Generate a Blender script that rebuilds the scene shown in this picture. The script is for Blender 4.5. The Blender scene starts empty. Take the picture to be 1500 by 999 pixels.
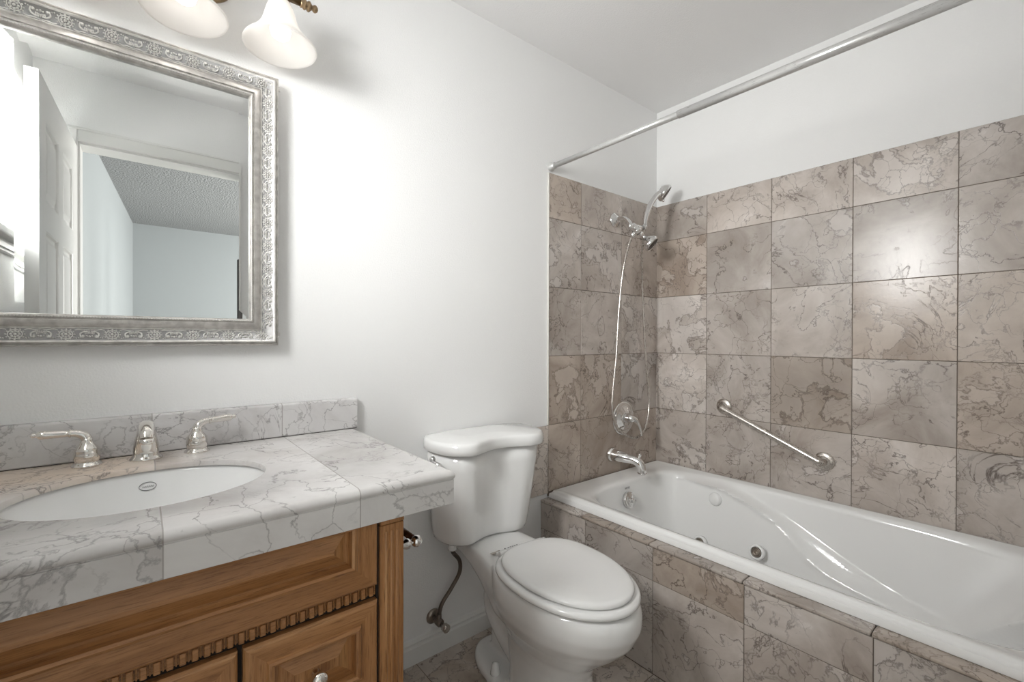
import bpy, bmesh, math, random
from math import sin, cos, pi, radians, atan2, sqrt
from mathutils import Vector, Matrix
random.seed(7)
C = bpy.context.scene
COL = C.collection

# ------------------------------------------------------------------ camera
H = 1.1445
cd = bpy.data.cameras.new('camera'); cam = bpy.data.objects.new('camera', cd); COL.objects.link(cam)
yaw, pitch, roll = 0.684955575, -0.00487756, 0.00279784
F = Vector((sin(yaw)*cos(pitch), cos(yaw)*cos(pitch), sin(pitch)))
R0 = Vector((cos(yaw), -sin(yaw), 0)); U0 = R0.cross(F)
R = R0*cos(roll)+U0*sin(roll); U = U0*cos(roll)-R0*sin(roll)
cam.matrix_world = Matrix(((R.x, U.x, -F.x, 0), (R.y, U.y, -F.y, -1.4596), (R.z, U.z, -F.z, H), (0, 0, 0, 1)))
cd.sensor_width = 36; cd.lens = 667.04*36/1500; cd.clip_start = .01
C.camera = cam

# ------------------------------------------------------------------ exposure, sky, daylight, bedroom fill
C.view_settings.view_transform = 'Standard'; C.view_settings.look = 'None'
C.view_settings.exposure = .42; C.view_settings.gamma = 1; C.view_settings.use_curve_mapping = False
wd = bpy.data.worlds.new('sky'); C.world = wd; wd.use_nodes = True
bgn = wd.node_tree.nodes['Background']; bgn.inputs[0].default_value = (.80, .90, 1, 1); bgn.inputs[1].default_value = 1.2

def area(name, loc, rot, sx, sy, power, col=(1, 1, 1), spread=pi):
    l = bpy.data.lights.new(name, 'AREA'); l.shape = 'RECTANGLE'; l.size = sx; l.size_y = sy; l.energy = power; l.color = col; l.spread = spread
    o = bpy.data.objects.new(name, l); COL.objects.link(o); o.location = loc; o.rotation_euler = rot
    return o
# daylight at the small window of the left wall, shining towards +x
area('window_daylight', (-.60, -.90, 1.78), (0, radians(-90), 0), .66, .86, 17.5, (.99, .99, .98), radians(98))
area('window_skylight', (-.62, -.90, 1.80), (0, radians(-65), 0), .60, .86, 25.5, (.99, .99, .98), radians(124))   # the steeper part of the same daylight
area('bedroom_side_fill', (2.90, -3.2, 1.4), (0, radians(90), 0), 1.9, 1.9, 140, (1, .98, .95))  # fill light added on the bedroom side, no window built there

# ------------------------------------------------------------------ materials
def nt(name):
    m = bpy.data.materials.new(name); m.use_nodes = True
    return m, m.node_tree.nodes, m.node_tree.links, m.node_tree.nodes['Principled BSDF']
def plain(name, col, rough=.5, metal=0, coat=0, spec=.5):
    m, N, L, b = nt(name)
    b.inputs['Base Color'].default_value = (*col, 1); b.inputs['Roughness'].default_value = rough
    b.inputs['Metallic'].default_value = metal; b.inputs['Coat Weight'].default_value = coat
    b.inputs['Coat Roughness'].default_value = .05
    b.inputs['Specular IOR Level'].default_value = spec
    # faint procedural variation of gloss keeps it a node material
    n = N.new('ShaderNodeTexNoise'); n.inputs['Scale'].default_value = 30
    mr = N.new('ShaderNodeMapRange'); mr.inputs['To Min'].default_value = rough*.9; mr.inputs['To Max'].default_value = min(1, rough*1.1+.01)
    L.new(n.outputs['Fac'], mr.inputs['Value']); L.new(mr.outputs[0], b.inputs['Roughness'])
    return m
def painted(name, col, rough, scale, dist, strength, detail=3):
    m, N, L, b = nt(name)
    b.inputs['Base Color'].default_value = (*col, 1); b.inputs['Roughness'].default_value = rough
    b.inputs['Specular IOR Level'].default_value = .3
    t = N.new('ShaderNodeTexCoord'); n = N.new('ShaderNodeTexNoise'); n.inputs['Scale'].default_value = scale; n.inputs['Detail'].default_value = detail
    L.new(t.outputs['Object'], n.inputs['Vector'])
    bp = N.new('ShaderNodeBump'); bp.inputs['Strength'].default_value = strength; bp.inputs['Distance'].default_value = dist
    L.new(n.outputs['Fac'], bp.inputs['Height']); L.new(bp.outputs[0], b.inputs['Normal'])
    return m
def ramp(N, stops, interp='LINEAR'):
    r = N.new('ShaderNodeValToRGB'); r.color_ramp.interpolation = interp
    e = r.color_ramp.elements
    while len(e) < len(stops): e.new(.5)
    for k, (p, c) in enumerate(stops):
        e[k].position = p; e[k].color = (*c, 1) if len(c) == 3 else c
    return r
def mth(N, L, op, a, b=None, clamp=False):
    n = N.new('ShaderNodeMath'); n.operation = op; n.use_clamp = clamp
    for i, v in ((0, a), (1, b)):
        if v is None: continue
        if isinstance(v, (int, float)): n.inputs[i].default_value = v
        else: L.new(v, n.inputs[i])
    return n.outputs[0]
def mixc(N, L, fac, a, b, mode='MIX'):
    n = N.new('ShaderNodeMix'); n.data_type = 'RGBA'; n.blend_type = mode
    for idx, v in ((0, fac), (6, a), (7, b)):
        if isinstance(v, (int, float)): n.inputs[idx].default_value = v
        elif isinstance(v, tuple): n.inputs[idx].default_value = (*v, 1)
        else: L.new(v, n.inputs[idx])
    return n.outputs[2]

def stone(name, cols, patch, vein, scale, rough, tile_mode='attr', grout=(.2, .17, .14), joints=(-.054, .2965), patchy=.55, dark=1.0, tint=None, veinw=.010, wash=(.86, 1.13), strong=False, tone=(.86, 1.1), warm=None):
    """mottled limestone / marble, one random offset per tile"""
    m, N, L, b = nt(name)
    tc = N.new('ShaderNodeTexCoord')
    if tile_mode == 'attr':
        at = N.new('ShaderNodeAttribute'); at.attribute_name = 'rnd'; rnd = at.outputs['Color']
    else:
        sx = N.new('ShaderNodeSeparateXYZ'); L.new(tc.outputs['Object'], sx.inputs[0])
        q = mth(N, L, 'DIVIDE', mth(N, L, 'SUBTRACT', sx.outputs[0], joints[0]), joints[1])
        fl = mth(N, L, 'FLOOR', q); fr = mth(N, L, 'SUBTRACT', q, fl)
        side = mth(N, L, 'GREATER_THAN', sx.outputs[2], tile_mode)      # top tiles against edge tiles
        key = mth(N, L, 'ADD', fl, mth(N, L, 'MULTIPLY', side, 17.3))
        wn = N.new('ShaderNodeTexWhiteNoise'); wn.noise_dimensions = '1D'; L.new(key, wn.inputs['W'])
        rnd = wn.outputs['Color']
        d = mth(N, L, 'ABSOLUTE', mth(N, L, 'SUBTRACT', fr, .5))
        gm = mth(N, L, 'GREATER_THAN', d, .5-.0011/joints[1])
    sc = N.new('ShaderNodeVectorMath'); sc.operation = 'SCALE'; L.new(rnd, sc.inputs[0]); sc.inputs['Scale'].default_value = 31
    ad = N.new('ShaderNodeVectorMath'); L.new(tc.outputs['Object'], ad.inputs[0]); L.new(sc.outputs[0], ad.inputs[1])
    P = ad.outputs[0]
    sep = N.new('ShaderNodeSeparateColor'); L.new(rnd, sep.inputs[0])
    def noise(s, det=6, rg=.6, dist=0, off=0):
        n = N.new('ShaderNodeTexNoise'); n.inputs['Scale'].default_value = s; n.inputs['Detail'].default_value = det
        n.inputs['Roughness'].default_value = rg; n.inputs['Distortion'].default_value = dist
        if off:
            a = N.new('ShaderNodeVectorMath'); L.new(P, a.inputs[0]); a.inputs[1].default_value = (off, off*.7, -off); L.new(a.outputs[0], n.inputs['Vector'])
        else: L.new(P, n.inputs['Vector'])
        return n.outputs['Fac']
    n1 = noise(scale, 7, .62, .6)
    r1 = ramp(N, [(.32, cols[0]), (.48, cols[1]), (.62, cols[2]), (.75, cols[3])]); L.new(n1, r1.inputs[0])
    col = r1.outputs[0]
    n2 = noise(scale*1.3, 9, .58, .3, 5.1)
    sh = mth(N, L, 'ADD', n2, mth(N, L, 'MULTIPLY', mth(N, L, 'SUBTRACT', sep.outputs[2], .5), .16))
    pm = ramp(N, [(patchy, (0, 0, 0)), (patchy+.012, (1, 1, 1))]); L.new(sh, pm.inputs[0])
    col = mixc(N, L, mth(N, L, 'MULTIPLY', pm.outputs[0], .42), col, patch)
    # soft cloudy wash
    n5 = noise(scale*.6, 3, .5, 0, 9.3)
    r5 = ramp(N, [(.3, (wash[0],)*3), (.7, (wash[1],)*3)]); L.new(n5, r5.inputs[0])
    col = mixc(N, L, 1.0, col, r5.outputs[0], 'MULTIPLY')
    # thin wandering veins: contour lines of fractal noise, broken up by a mask
    def contour(src, lvl, w):
        return mth(N, L, 'SUBTRACT', 1, mth(N, L, 'DIVIDE', mth(N, L, 'ABSOLUTE', mth(N, L, 'SUBTRACT', src, lvl)), w), True)
    v1 = contour(n2 if not strong else noise(scale*1.3, 9, .58, .3, 5.1), .50 if not strong else .5, veinw*.6)
    vp = contour(sh, patchy+.004, veinw*.8)
    n3 = noise(scale*1.1, 8, .55, .8, 2.7); v2 = contour(n3, .52, veinw*.45)
    mk = ramp(N, [(.42, (0, 0, 0)), (.60, (1, 1, 1))]); L.new(noise(scale*1.6, 2, .5, 0, 7.7), mk.inputs[0])
    vo = N.new('ShaderNodeTexVoronoi'); vo.feature = 'DISTANCE_TO_EDGE'; vo.inputs['Scale'].default_value = scale*2.1
    nd = N.new('ShaderNodeTexNoise'); nd.inputs['Scale'].default_value = scale*3; nd.inputs['Detail'].default_value = 6; L.new(P, nd.inputs['Vector'])
    mx = N.new('ShaderNodeVectorMath'); mx.operation = 'MULTIPLY_ADD'; L.new(nd.outputs['Color'], mx.inputs[0]); mx.inputs[1].default_value = (.16,)*3; L.new(P, mx.inputs[2])
    L.new(mx.outputs[0], vo.inputs['Vector'])
    v3 = mth(N, L, 'SUBTRACT', 1, mth(N, L, 'DIVIDE', vo.outputs['Distance'], .016), True)
    mk2 = ramp(N, [(.46, (0, 0, 0)), (.56, (1, 1, 1))]); L.new(noise(scale*.9, 2, .5, 0, 3.1), mk2.inputs[0])
    vv = mth(N, L, 'MAXIMUM', mth(N, L, 'MULTIPLY', v1, mk.outputs[0]), mth(N, L, 'MULTIPLY', v2, mth(N, L, 'SUBTRACT', 1, mk.outputs[0])))
    vv = mth(N, L, 'MAXIMUM', vv, mth(N, L, 'MULTIPLY', mth(N, L, 'MULTIPLY', v3, mk2.outputs[0]), .75))
    vv = mth(N, L, 'MAXIMUM', vv, mth(N, L, 'MULTIPLY', vp, .7))
    # finely broken dark clusters
    n6 = noise(scale*7, 8, .75, .5, 1.3); cl = ramp(N, [(.57, (0, 0, 0)), (.64, (1, 1, 1))]); L.new(n6, cl.inputs[0])
    m6 = ramp(N, [(.58, (0, 0, 0)), (.70, (1, 1, 1))]); L.new(noise(scale*1.5, 4, .55, .3, 11.1), m6.inputs[0])
    vv = mth(N, L, 'MAXIMUM', vv, mth(N, L, 'MULTIPLY', mth(N, L, 'MULTIPLY', cl.outputs[0], m6.outputs[0]), .55))
    col = mixc(N, L, mth(N, L, 'MULTIPLY', vv, .85*dark), col, vein)
    # per tile tone
    tn = N.new('ShaderNodeMapRange'); L.new(sep.outputs[0], tn.inputs['Value']); tn.inputs['To Min'].default_value = tone[0]; tn.inputs['To Max'].default_value = tone[1]
    cmb = N.new('ShaderNodeCombineColor')
    for k in range(3): L.new(tn.outputs[0], cmb.inputs[k])
    col = mixc(N, L, 1.0, col, cmb.outputs[0], 'MULTIPLY')
    if tint:
        tm = ramp(N, [(.55, (1, 1, 1)), (.8, tint)]); L.new(sep.outputs[1], tm.inputs[0])
        col = mixc(N, L, 1.0, col, tm.outputs[0], 'MULTIPLY')
    if warm:
        wx = N.new('ShaderNodeMapRange'); L.new(sx.outputs[0], wx.inputs['Value']); wx.inputs['From Min'].default_value = .06; wx.inputs['From Max'].default_value = -.12
        wy = N.new('ShaderNodeMapRange'); L.new(sx.outputs[1], wy.inputs['Value']); wy.inputs['From Min'].default_value = -.02; wy.inputs['From Max'].default_value = .16
        wf = mth(N, L, 'MULTIPLY', mth(N, L, 'MULTIPLY', wx.outputs[0], wy.outputs[0]), mth(N, L, 'ADD', n5, .3), True)
        col = mixc(N, L, wf, col, mixc(N, L, 1.0, col, warm, 'MULTIPLY'))
    if tile_mode != 'attr': col = mixc(N, L, mth(N, L, 'MULTIPLY', gm, .75), col, grout)
    L.new(col, b.inputs['Base Color'])
    rr = N.new('ShaderNodeMapRange'); L.new(n1, rr.inputs['Value']); rr.inputs['To Min'].default_value = rough*.8; rr.inputs['To Max'].default_value = rough*1.3
    L.new(rr.outputs[0], b.inputs['Roughness'])
    bp = N.new('ShaderNodeBump'); bp.inputs['Strength'].default_value = .25; bp.inputs['Distance'].default_value = .0012
    L.new(mth(N, L, 'SUBTRACT', n1, mth(N, L, 'MULTIPLY', vv, .5)), bp.inputs['Height']); L.new(bp.outputs[0], b.inputs['Normal'])
    return m

def wood(name, axis):
    m, N, L, b = nt(name)
    t = N.new('ShaderNodeTexCoord'); mp = N.new('ShaderNodeMapping'); L.new(t.outputs['Object'], mp.inputs[0])
    s = [1, 1, 1]; s[axis] = .06
    mp.inputs['Scale'].default_value = s
    def nz(sc, det, rg, dist=0):
        n = N.new('ShaderNodeTexNoise'); n.inputs['Scale'].default_value = sc; n.inputs['Detail'].default_value = det; n.inputs['Roughness'].default_value = rg
        n.inputs['Distortion'].default_value = dist; L.new(mp.outputs[0], n.inputs['Vector']); return n.outputs['Fac']
    a = nz(34, 5, .6, .7); f = nz(330, 4, .65)
    r = ramp(N, [(.28, (.25, .105, .034)), (.46, (.37, .17, .06)), (.58, (.44, .215, .082)), (.74, (.52, .28, .115))]); L.new(a, r.inputs[0])
    r2 = ramp(N, [(.34, (.50, .43, .36)), (.5, (1, 1, 1))]); L.new(f, r2.inputs[0])
    col = mixc(N, L, .8, r.outputs[0], r2.outputs[0], 'MULTIPLY')
    L.new(col, b.inputs['Base Color']); b.inputs['Roughness'].default_value = .36; b.inputs['Coat Weight'].default_value = .15; b.inputs['Coat Roughness'].default_value = .25
    bp = N.new('ShaderNodeBump'); bp.inputs['Strength'].default_value = .2; bp.inputs['Distance'].default_value = .0006; L.new(f, bp.inputs['Height']); L.new(bp.outputs[0], b.inputs['Normal'])
    return m

M = {}
M['paint'] = painted('wall_paint', (.90, .90, .892), .5, 210, .0016, .5)
M['paint_smooth'] = painted('smooth_paint', (.82, .815, .80), .45, 120, .0006, .2)
M['ceiling'] = painted('ceiling_paint', (.90, .895, .888), .7, 150, .0020, .5)
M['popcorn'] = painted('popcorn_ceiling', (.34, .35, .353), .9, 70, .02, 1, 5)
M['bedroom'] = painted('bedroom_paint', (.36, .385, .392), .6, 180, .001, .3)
M['carpet'] = painted('carpet', (.45, .42, .38), .95, 300, .004, 1)
M['white_trim'] = plain('white_trim_paint', (.83, .83, .81), .32)
M['tile'] = stone('taupe_marble_tile', [(.38, .325, .285), (.50, .445, .40), (.61, .555, .51), (.69, .645, .61)], (.71, .665, .63), (.11, .085, .075), 3.9, .24, patchy=.59, tint=(.84, .79, .74), veinw=.018)
M['floor_tile'] = stone('floor_marble_tile', [(.32, .26, .215), (.46, .39, .33), (.57, .51, .455), (.67, .62, .575)], (.65, .61, .575), (.09, .07, .06), 5.0, .3, patchy=.55, veinw=.018)
M['marble'] = stone('white_marble_counter', [(.56, .53, .51), (.69, .67, .655), (.76, .745, .73), (.81, .80, .79)], (.72, .70, .68), (.20, .185, .185), 3.4, .22, tile_mode=.835, patchy=.62, dark=.9, warm=(1.05, .90, .76), grout=(.35, .32, .30), wash=(.90, 1.08), veinw=.014, tone=(.96, 1.04))
M['marble_splash'] = stone('white_marble_backsplash', [(.56, .535, .52), (.69, .675, .67), (.75, .74, .73), (.79, .78, .78)], (.64, .62, .61), (.20, .185, .185), 4.0, .22, tile_mode=2.0, patchy=.62, dark=.9, grout=(.30, .27, .25), wash=(.88, 1.1), joints=(-.057, .295), veinw=.014, tone=(.96, 1.04))
M['grout'] = painted('grout', (.17, .14, .115), .9, 500, .0005, .3)
M['caulk'] = plain('caulk', (.62, .60, .56), .6)
M['wood_x'] = wood('oak_grain_along', 0); M['wood_z'] = wood('oak_grain_upright', 2); M['wood_y'] = wood('oak_grain_deep', 1)
M['dark'] = plain('dark_gap_joint', (.02, .014, .01), .8)  # near-black for painted gap shade, the dark joint and the underlay
M['ceramic'] = plain('white_ceramic', (.89, .89, .88), .10, coat=.6)
M['seat'] = plain('white_seat_plastic', (.90, .90, .89), .16, coat=.3)
M['acrylic'] = plain('white_tub_acrylic', (.90, .90, .89), .13, coat=.5)
M['chrome'] = plain('chrome', (.78, .77, .76), .10, 1)
M['nickel'] = plain('polished_nickel', (.82, .79, .75), .09, 1)
M['steel'] = plain('brushed_steel', (.60, .56, .52), .27, 1)
M['tarnish'] = plain('tarnished_steel', (.33, .29, .25), .4, 1)
M['aged_shaded'] = plain('aged_shaded_silver', (.27, .265, .26), .42, .7)  # ground behind the relief: patina plus recess shade put into the colour
M['braid'] = plain('braided_steel', (.20, .17, .15), .45, 1)
M['rod'] = plain('white_rod', (.66, .66, .65), .28, .6)
M['bronze'] = plain('antique_bronze', (.32, .23, .14), .32, 1)
M['nozzle'] = plain('nozzle_face', (.13, .115, .10), .4, .4)
M['ink'] = plain('grey_marking', (.22, .22, .22), .6)
M['mirror'] = plain('mirror_glass', (.80, .815, .81), .0, 1)
M['mirror'].node_tree.nodes['Principled BSDF'].inputs['Roughness'].default_value = 0
for l in list(M['mirror'].node_tree.links):
    if l.to_socket.name == 'Roughness': M['mirror'].node_tree.links.remove(l)
# silver leaf frame with dark rubbed mottling (pattern of its own)
m, N_, L_, b_ = nt('silver_frame'); b_.inputs['Metallic'].default_value = .55; b_.inputs['Roughness'].default_value = .36
t_ = N_.new('ShaderNodeTexCoord'); n_ = N_.new('ShaderNodeTexNoise'); n_.inputs['Scale'].default_value = 60; n_.inputs['Detail'].default_value = 6; L_.new(t_.outputs['Object'], n_.inputs['Vector'])
r_ = ramp(N_, [(.35, (.44, .42, .40)), (.6, (.60, .58, .55))]); L_.new(n_.outputs['Fac'], r_.inputs[0]); L_.new(r_.outputs[0], b_.inputs['Base Color']); M['silver'] = m
m, N_, L_, b_ = nt('silver_relief'); b_.inputs['Metallic'].default_value = .6; b_.inputs['Roughness'].default_value = .38
b_.inputs['Base Color'].default_value = (.64, .625, .60, 1)
n_ = N_.new('ShaderNodeTexNoise'); n_.inputs['Scale'].default_value = 300; bp_ = N_.new('ShaderNodeBump'); bp_.inputs['Strength'].default_value = .3; bp_.inputs['Distance'].default_value = .0006
L_.new(n_.outputs['Fac'], bp_.inputs['Height']); L_.new(bp_.outputs[0], b_.inputs['Normal']); M['relief'] = m
# frosted lamp glass, lit from inside
m, N_, L_, b_ = nt('frosted_glass_shade'); b_.inputs['Base Color'].default_value = (.93, .92, .905, 1); b_.inputs['Roughness'].default_value = .35
tr = N_.new('ShaderNodeBsdfTranslucent'); tr.inputs[0].default_value = (.96, .94, .915, 1); ms = N_.new('ShaderNodeMixShader'); ms.inputs[0].default_value = .68
out = N_['Material Output']; L_.new(b_.outputs[0], ms.inputs[1]); L_.new(tr.outputs[0], ms.inputs[2]); L_.new(ms.outputs[0], out.inputs[0]); M['shade'] = m
m, N_, L_, b_ = nt('lit_bulb'); b_.inputs['Emission Color'].default_value = (1, .97, .93, 1); b_.inputs['Emission Strength'].default_value = 1.3; M['bulb'] = m
# window glass
m, N_, L_, b_ = nt('window_glass'); b_.inputs['Base Color'].default_value = (.9, .93, .93, 1); b_.inputs['Roughness'].default_value = .02
tp_ = N_.new('ShaderNodeBsdfTransparent'); ms = N_.new('ShaderNodeMixShader'); ms.inputs[0].default_value = .93
L_.new(b_.outputs[0], ms.inputs[1]); L_.new(tp_.outputs[0], ms.inputs[2]); L_.new(ms.outputs[0], N_['Material Output'].inputs[0]); M['glass'] = m

# ------------------------------------------------------------------ helpers
class MB:
    def __init__(s): s.bm = bmesh.new(); s.mi = 0
    def _f(s, vs, smooth=False):
        try: f = s.bm.faces.new(vs)
        except ValueError: return None
        f.material_index = s.mi; f.smooth = smooth; return f
    def quad(s, a, b, c, d, mi=None):
        f = s._f([s.bm.verts.new(v) for v in (a, b, c, d)])
        if mi is not None: f.material_index = mi
        return f
    def box(s, x0, x1, y0, y1, z0, z1, bev=0, seg=2):
        r = bmesh.ops.create_cube(s.bm, size=1)
        vs = r['verts']
        for v in vs: v.co = Vector(((x0+x1)/2+v.co.x*(x1-x0), (y0+y1)/2+v.co.y*(y1-y0), (z0+z1)/2+v.co.z*(z1-z0)))
        es = list({e for v in vs for e in v.link_edges}); fs = list({f for v in vs for f in v.link_faces})
        for f in fs: f.material_index = s.mi
        if bev:
            rr = bmesh.ops.bevel(s.bm, geom=es, offset=bev, segments=seg, affect='EDGES', profile=.5)
            for f in rr['faces']: f.material_index = s.mi
        return s
    def rings(s, rings, cap0=True, cap1=True, closed=True, smooth=True):
        R_ = [[s.bm.verts.new(p) for p in r] for r in rings]
        n = len(R_[0])
        for a, b in zip(R_, R_[1:]):
            for i in range(n if closed else n-1):
                j = (i+1) % n
                s._f((a[i], a[j], b[j], b[i]), smooth)
        if cap0: s._f(list(reversed(R_[0])), smooth and False)
        if cap1: s._f(R_[-1], smooth and False)
        return s
    def lathe(s, prof, origin=(0, 0, 0), axis=(0, 0, 1), n=32, cap=True):
        ax = Vector(axis).normalized(); o = Vector(origin)
        t = Vector((1, 0, 0)) if abs(ax.x) < .9 else Vector((0, 1, 0))
        u = ax.cross(t).normalized(); v = ax.cross(u)
        rg = [[o+ax*h+(u*cos(2*pi*k/n)+v*sin(2*pi*k/n))*max(r, 1e-5) for k in range(n)] for r, h in prof]
        return s.rings(rg, cap, cap)
    def tube(s, pts, rad, n=12, smoothpts=0, cap=True, flat=1.0):
        pts = [Vector(p) for p in pts]
        rad = [rad]*len(pts) if isinstance(rad, (int, float)) else list(rad)
        if smoothpts: pts, rad = spline(pts, rad, smoothpts)
        T = []
        for i in range(len(pts)):
            a = pts[max(0, i-1)]; b = pts[min(len(pts)-1, i+1)]; T.append((b-a).normalized())
        ref = Vector((0, 0, 1)) if abs(T[0].z) < .9 else Vector((1, 0, 0))
        u = T[0].cross(ref).normalized(); rg = []
        for p, t, r in zip(pts, T, rad):
            u = (u-t*u.dot(t)).normalized(); v = t.cross(u)
            rg.append([p+(u*cos(2*pi*k/n)+v*sin(2*pi*k/n)*flat)*r for k in range(n)])
        return s.rings(rg, cap, cap)
    def ball(s, c, r, n=12, sc=(1, 1, 1)):
        m_ = max(5, n//2)
        def V(i, j):
            a = pi*i/m_; w = 2*pi*j/n
            return s.bm.verts.new((c[0]+r*sc[0]*sin(a)*cos(w), c[1]+r*sc[1]*sin(a)*sin(w), c[2]+r*sc[2]*cos(a)))
        top = V(0, 0); rows_ = [[V(i, j) for j in range(n)] for i in range(1, m_)]; bot = V(m_, 0)
        for j in range(n):
            k = (j+1) % n
            s._f((top, rows_[0][j], rows_[0][k]), True); s._f((bot, rows_[-1][k], rows_[-1][j]), True)
            for a_, b_ in zip(rows_, rows_[1:]): s._f((a_[j], b_[j], b_[k], a_[k]), True)
        return s
def spline(pts, rad, k):
    P, Q = [], []
    n = len(pts)
    for i in range(n-1):
        p0 = pts[max(0, i-1)]; p1 = pts[i]; p2 = pts[i+1]; p3 = pts[min(n-1, i+2)]
        for j in range(k):
            t = j/k
            P.append(.5*((2*p1)+(p2-p0)*t+(2*p0-5*p1+4*p2-p3)*t*t+(3*p1-p0-3*p2+p3)*t**3)); Q.append(rad[i]*(1-t)+rad[i+1]*t)
    P.append(pts[-1]); Q.append(rad[-1]); return P, Q
def closed_spline(pts, k):
    n = len(pts); P = []
    pts = [Vector(p) for p in pts]
    for i in range(n):
        p0, p1, p2, p3 = pts[i-1], pts[i], pts[(i+1) % n], pts[(i+2) % n]
        for j in range(k):
            t = j/k
            P.append(.5*((2*p1)+(p2-p0)*t+(2*p0-5*p1+4*p2-p3)*t*t+(3*p1-p0-3*p2+p3)*t**3))
    return P
def obj(name, mb, mat, parent=None, label=None, shift=True, auto=None):
    me = bpy.data.meshes.new(name)
    bm = mb.bm
    bmesh.ops.recalc_face_normals(bm, faces=bm.faces)
    if shift and parent is not None:
        off = Vector((0, 0, 0)); q = parent
        while q is not None: off += q.location; q = q.parent
        bmesh.ops.translate(bm, verts=bm.verts, vec=-off)
    bm.to_mesh(me); bm.free()
    for x in (mat if isinstance(mat, (list, tuple)) else [mat]): me.materials.append(x)
    o = bpy.data.objects.new(name, me); COL.objects.link(o)
    if parent is not None: o.parent = parent
    if label: o['label'] = label
    if auto:
        for p in me.polygons: p.use_smooth = True
        me.set_sharp_from_angle(angle=radians(auto))
    return o
def thing(name, label, cat, loc=(0, 0, 0), rz=0, group=None):
    o = bpy.data.objects.new(name, None); COL.objects.link(o); o.location = loc; o.rotation_euler = (0, 0, rz); o.empty_display_size = .05
    o['label'] = label; o['category'] = cat
    if group: o['group'] = group
    return o
def tag(o, label, cat, group=None):
    o['label'] = label; o['category'] = cat
    if group: o['group'] = group
    return o
def struct(name, mb, mat, parent=None, auto=None, label=None):
    o = obj(name, mb, mat, parent, auto=auto)
    o['kind'] = 'structure'
    if label: o['label'] = label
    return o
def dup(root, loc, label=None, rz=None):
    r = root.copy(); COL.objects.link(r); r.location = loc
    if rz is not None: r.rotation_euler = (0, 0, rz)
    if label: r['label'] = label
    for ch in list(root.children):
        c = ch.copy(); COL.objects.link(c); c.parent = r
        for g in ch.children:
            d = g.copy(); COL.objects.link(d); d.parent = c
    return r
def sstep(a, b, x):   # smooth step from a to b, also downwards when b < a
    t = min(1, max(0, (x-a)/(b-a))); return t*t*(3-2*t)

XL, XR, YF, ZC = -.37, 2.2296, -1.52, 2.40
G = .305
# ------------------------------------------------------------------ room shell
def rnd_layer(mb, cells, axis, sign, grout_rect, thick=.008, gap=.0011):
    """tiles as separate bevelled slabs; cells=(a0,a1,b0,b1) in the wall plane. axis 0: wall x=const (a=y,b=z); 1: wall y=const (a=x,b=z); 2: floor (a=x,b=y)"""
    lay = mb.bm.loops.layers.float_color.new('rnd')
    for (a0, a1, b0, b1, base) in cells:
        before = set(mb.bm.faces)
        a0 += gap; a1 -= gap; b0 += gap; b1 -= gap
        w0, w1 = sorted((base, base+sign*thick))
        if axis == 0: mb.box(w0, w1, a0, a1, b0, b1, .0009, 1)
        elif axis == 1: mb.box(a0, a1, w0, w1, b0, b1, .0009, 1)
        else: mb.box(a0, a1, b0, b1, w0, w1, .0009, 1)
        c = (random.random(), random.random(), random.random(), 1)
        for f in mb.bm.faces:
            if f not in before:
                for l in f.loops: l[lay] = c

b = MB(); b.box(XL-.12, XR+.12, 0, .12, 0, ZC); wall_back = struct('wall_back', b, M['paint'])
b = MB(); b.box(XR, XR+.12, YF, 0, 0, ZC); wall_right = struct('wall_right', b, M['paint'])
# left wall with window opening
WY0, WY1, WZ0, WZ1 = -1.33, -.47, 1.46, 2.08
b = MB(); b.box(XL-.12, XL, YF, 0, 0, WZ0); b.box(XL-.12, XL, YF, 0, WZ1, ZC); b.box(XL-.12, XL, WY1, 0, WZ0, WZ1); b.box(XL-.12, XL, YF, WY0, WZ0, WZ1)
struct('wall_left', b, M['paint'])
# front wall with doorway
DX0, DX1, DZ = -.228, .475, 2.062
b = MB(); b.box(XL-.12, DX0, YF-.12, YF, 0, ZC); b.box(DX1, XR+.12, YF-.12, YF, 0, ZC); b.box(DX0, DX1, YF-.12, YF, DZ, ZC)
struct('wall_front', b, M['paint'])
b = MB(); b.box(XL-.12, XR+.12, YF-.12, .12, ZC, ZC+.1); struct('ceiling', b, M['ceiling'])
# floor
b = MB(); cells = []
x = 1.357-.6; ys = [0, -.262, -.567, -.872, -1.177, -1.482, -1.64]
xs = [XL, -.162, .143, .447, .752, 1.057, 1.357]
for i in range(6):
    for j in range(6): cells.append((xs[i], xs[i+1], ys[j+1], ys[j], -.008))
rnd_layer(b, cells, 2, 1, None)
fl = struct('floor', b, M['floor_tile'])
b = MB(); b.box(XL-.12, XR+.12, YF-.12, .12, -.06, -.0012); struct('grout', b, M['grout'], fl)
# baseboards
def base_prof(mb, x0, x1, y, d, z=.0):
    pr = [(0, 0), (.013, 0), (.013, .058), (.009, .064), (.009, .070), (.012, .074), (.007, .082), (0, .086)]
    mb.rings([[(x0, y+d*a, z+h) for a, h in pr], [(x1, y+d*a, z+h) for a, h in pr]], smooth=False)
b = MB(); base_prof(b, .424, 1.340, 0, -1); struct('baseboard_back', b, M['white_trim'])
b = MB(); base_prof(b, DX1+.07, 1.340, YF, 1); struct('baseboard_front', b, M['white_trim'])
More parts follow.
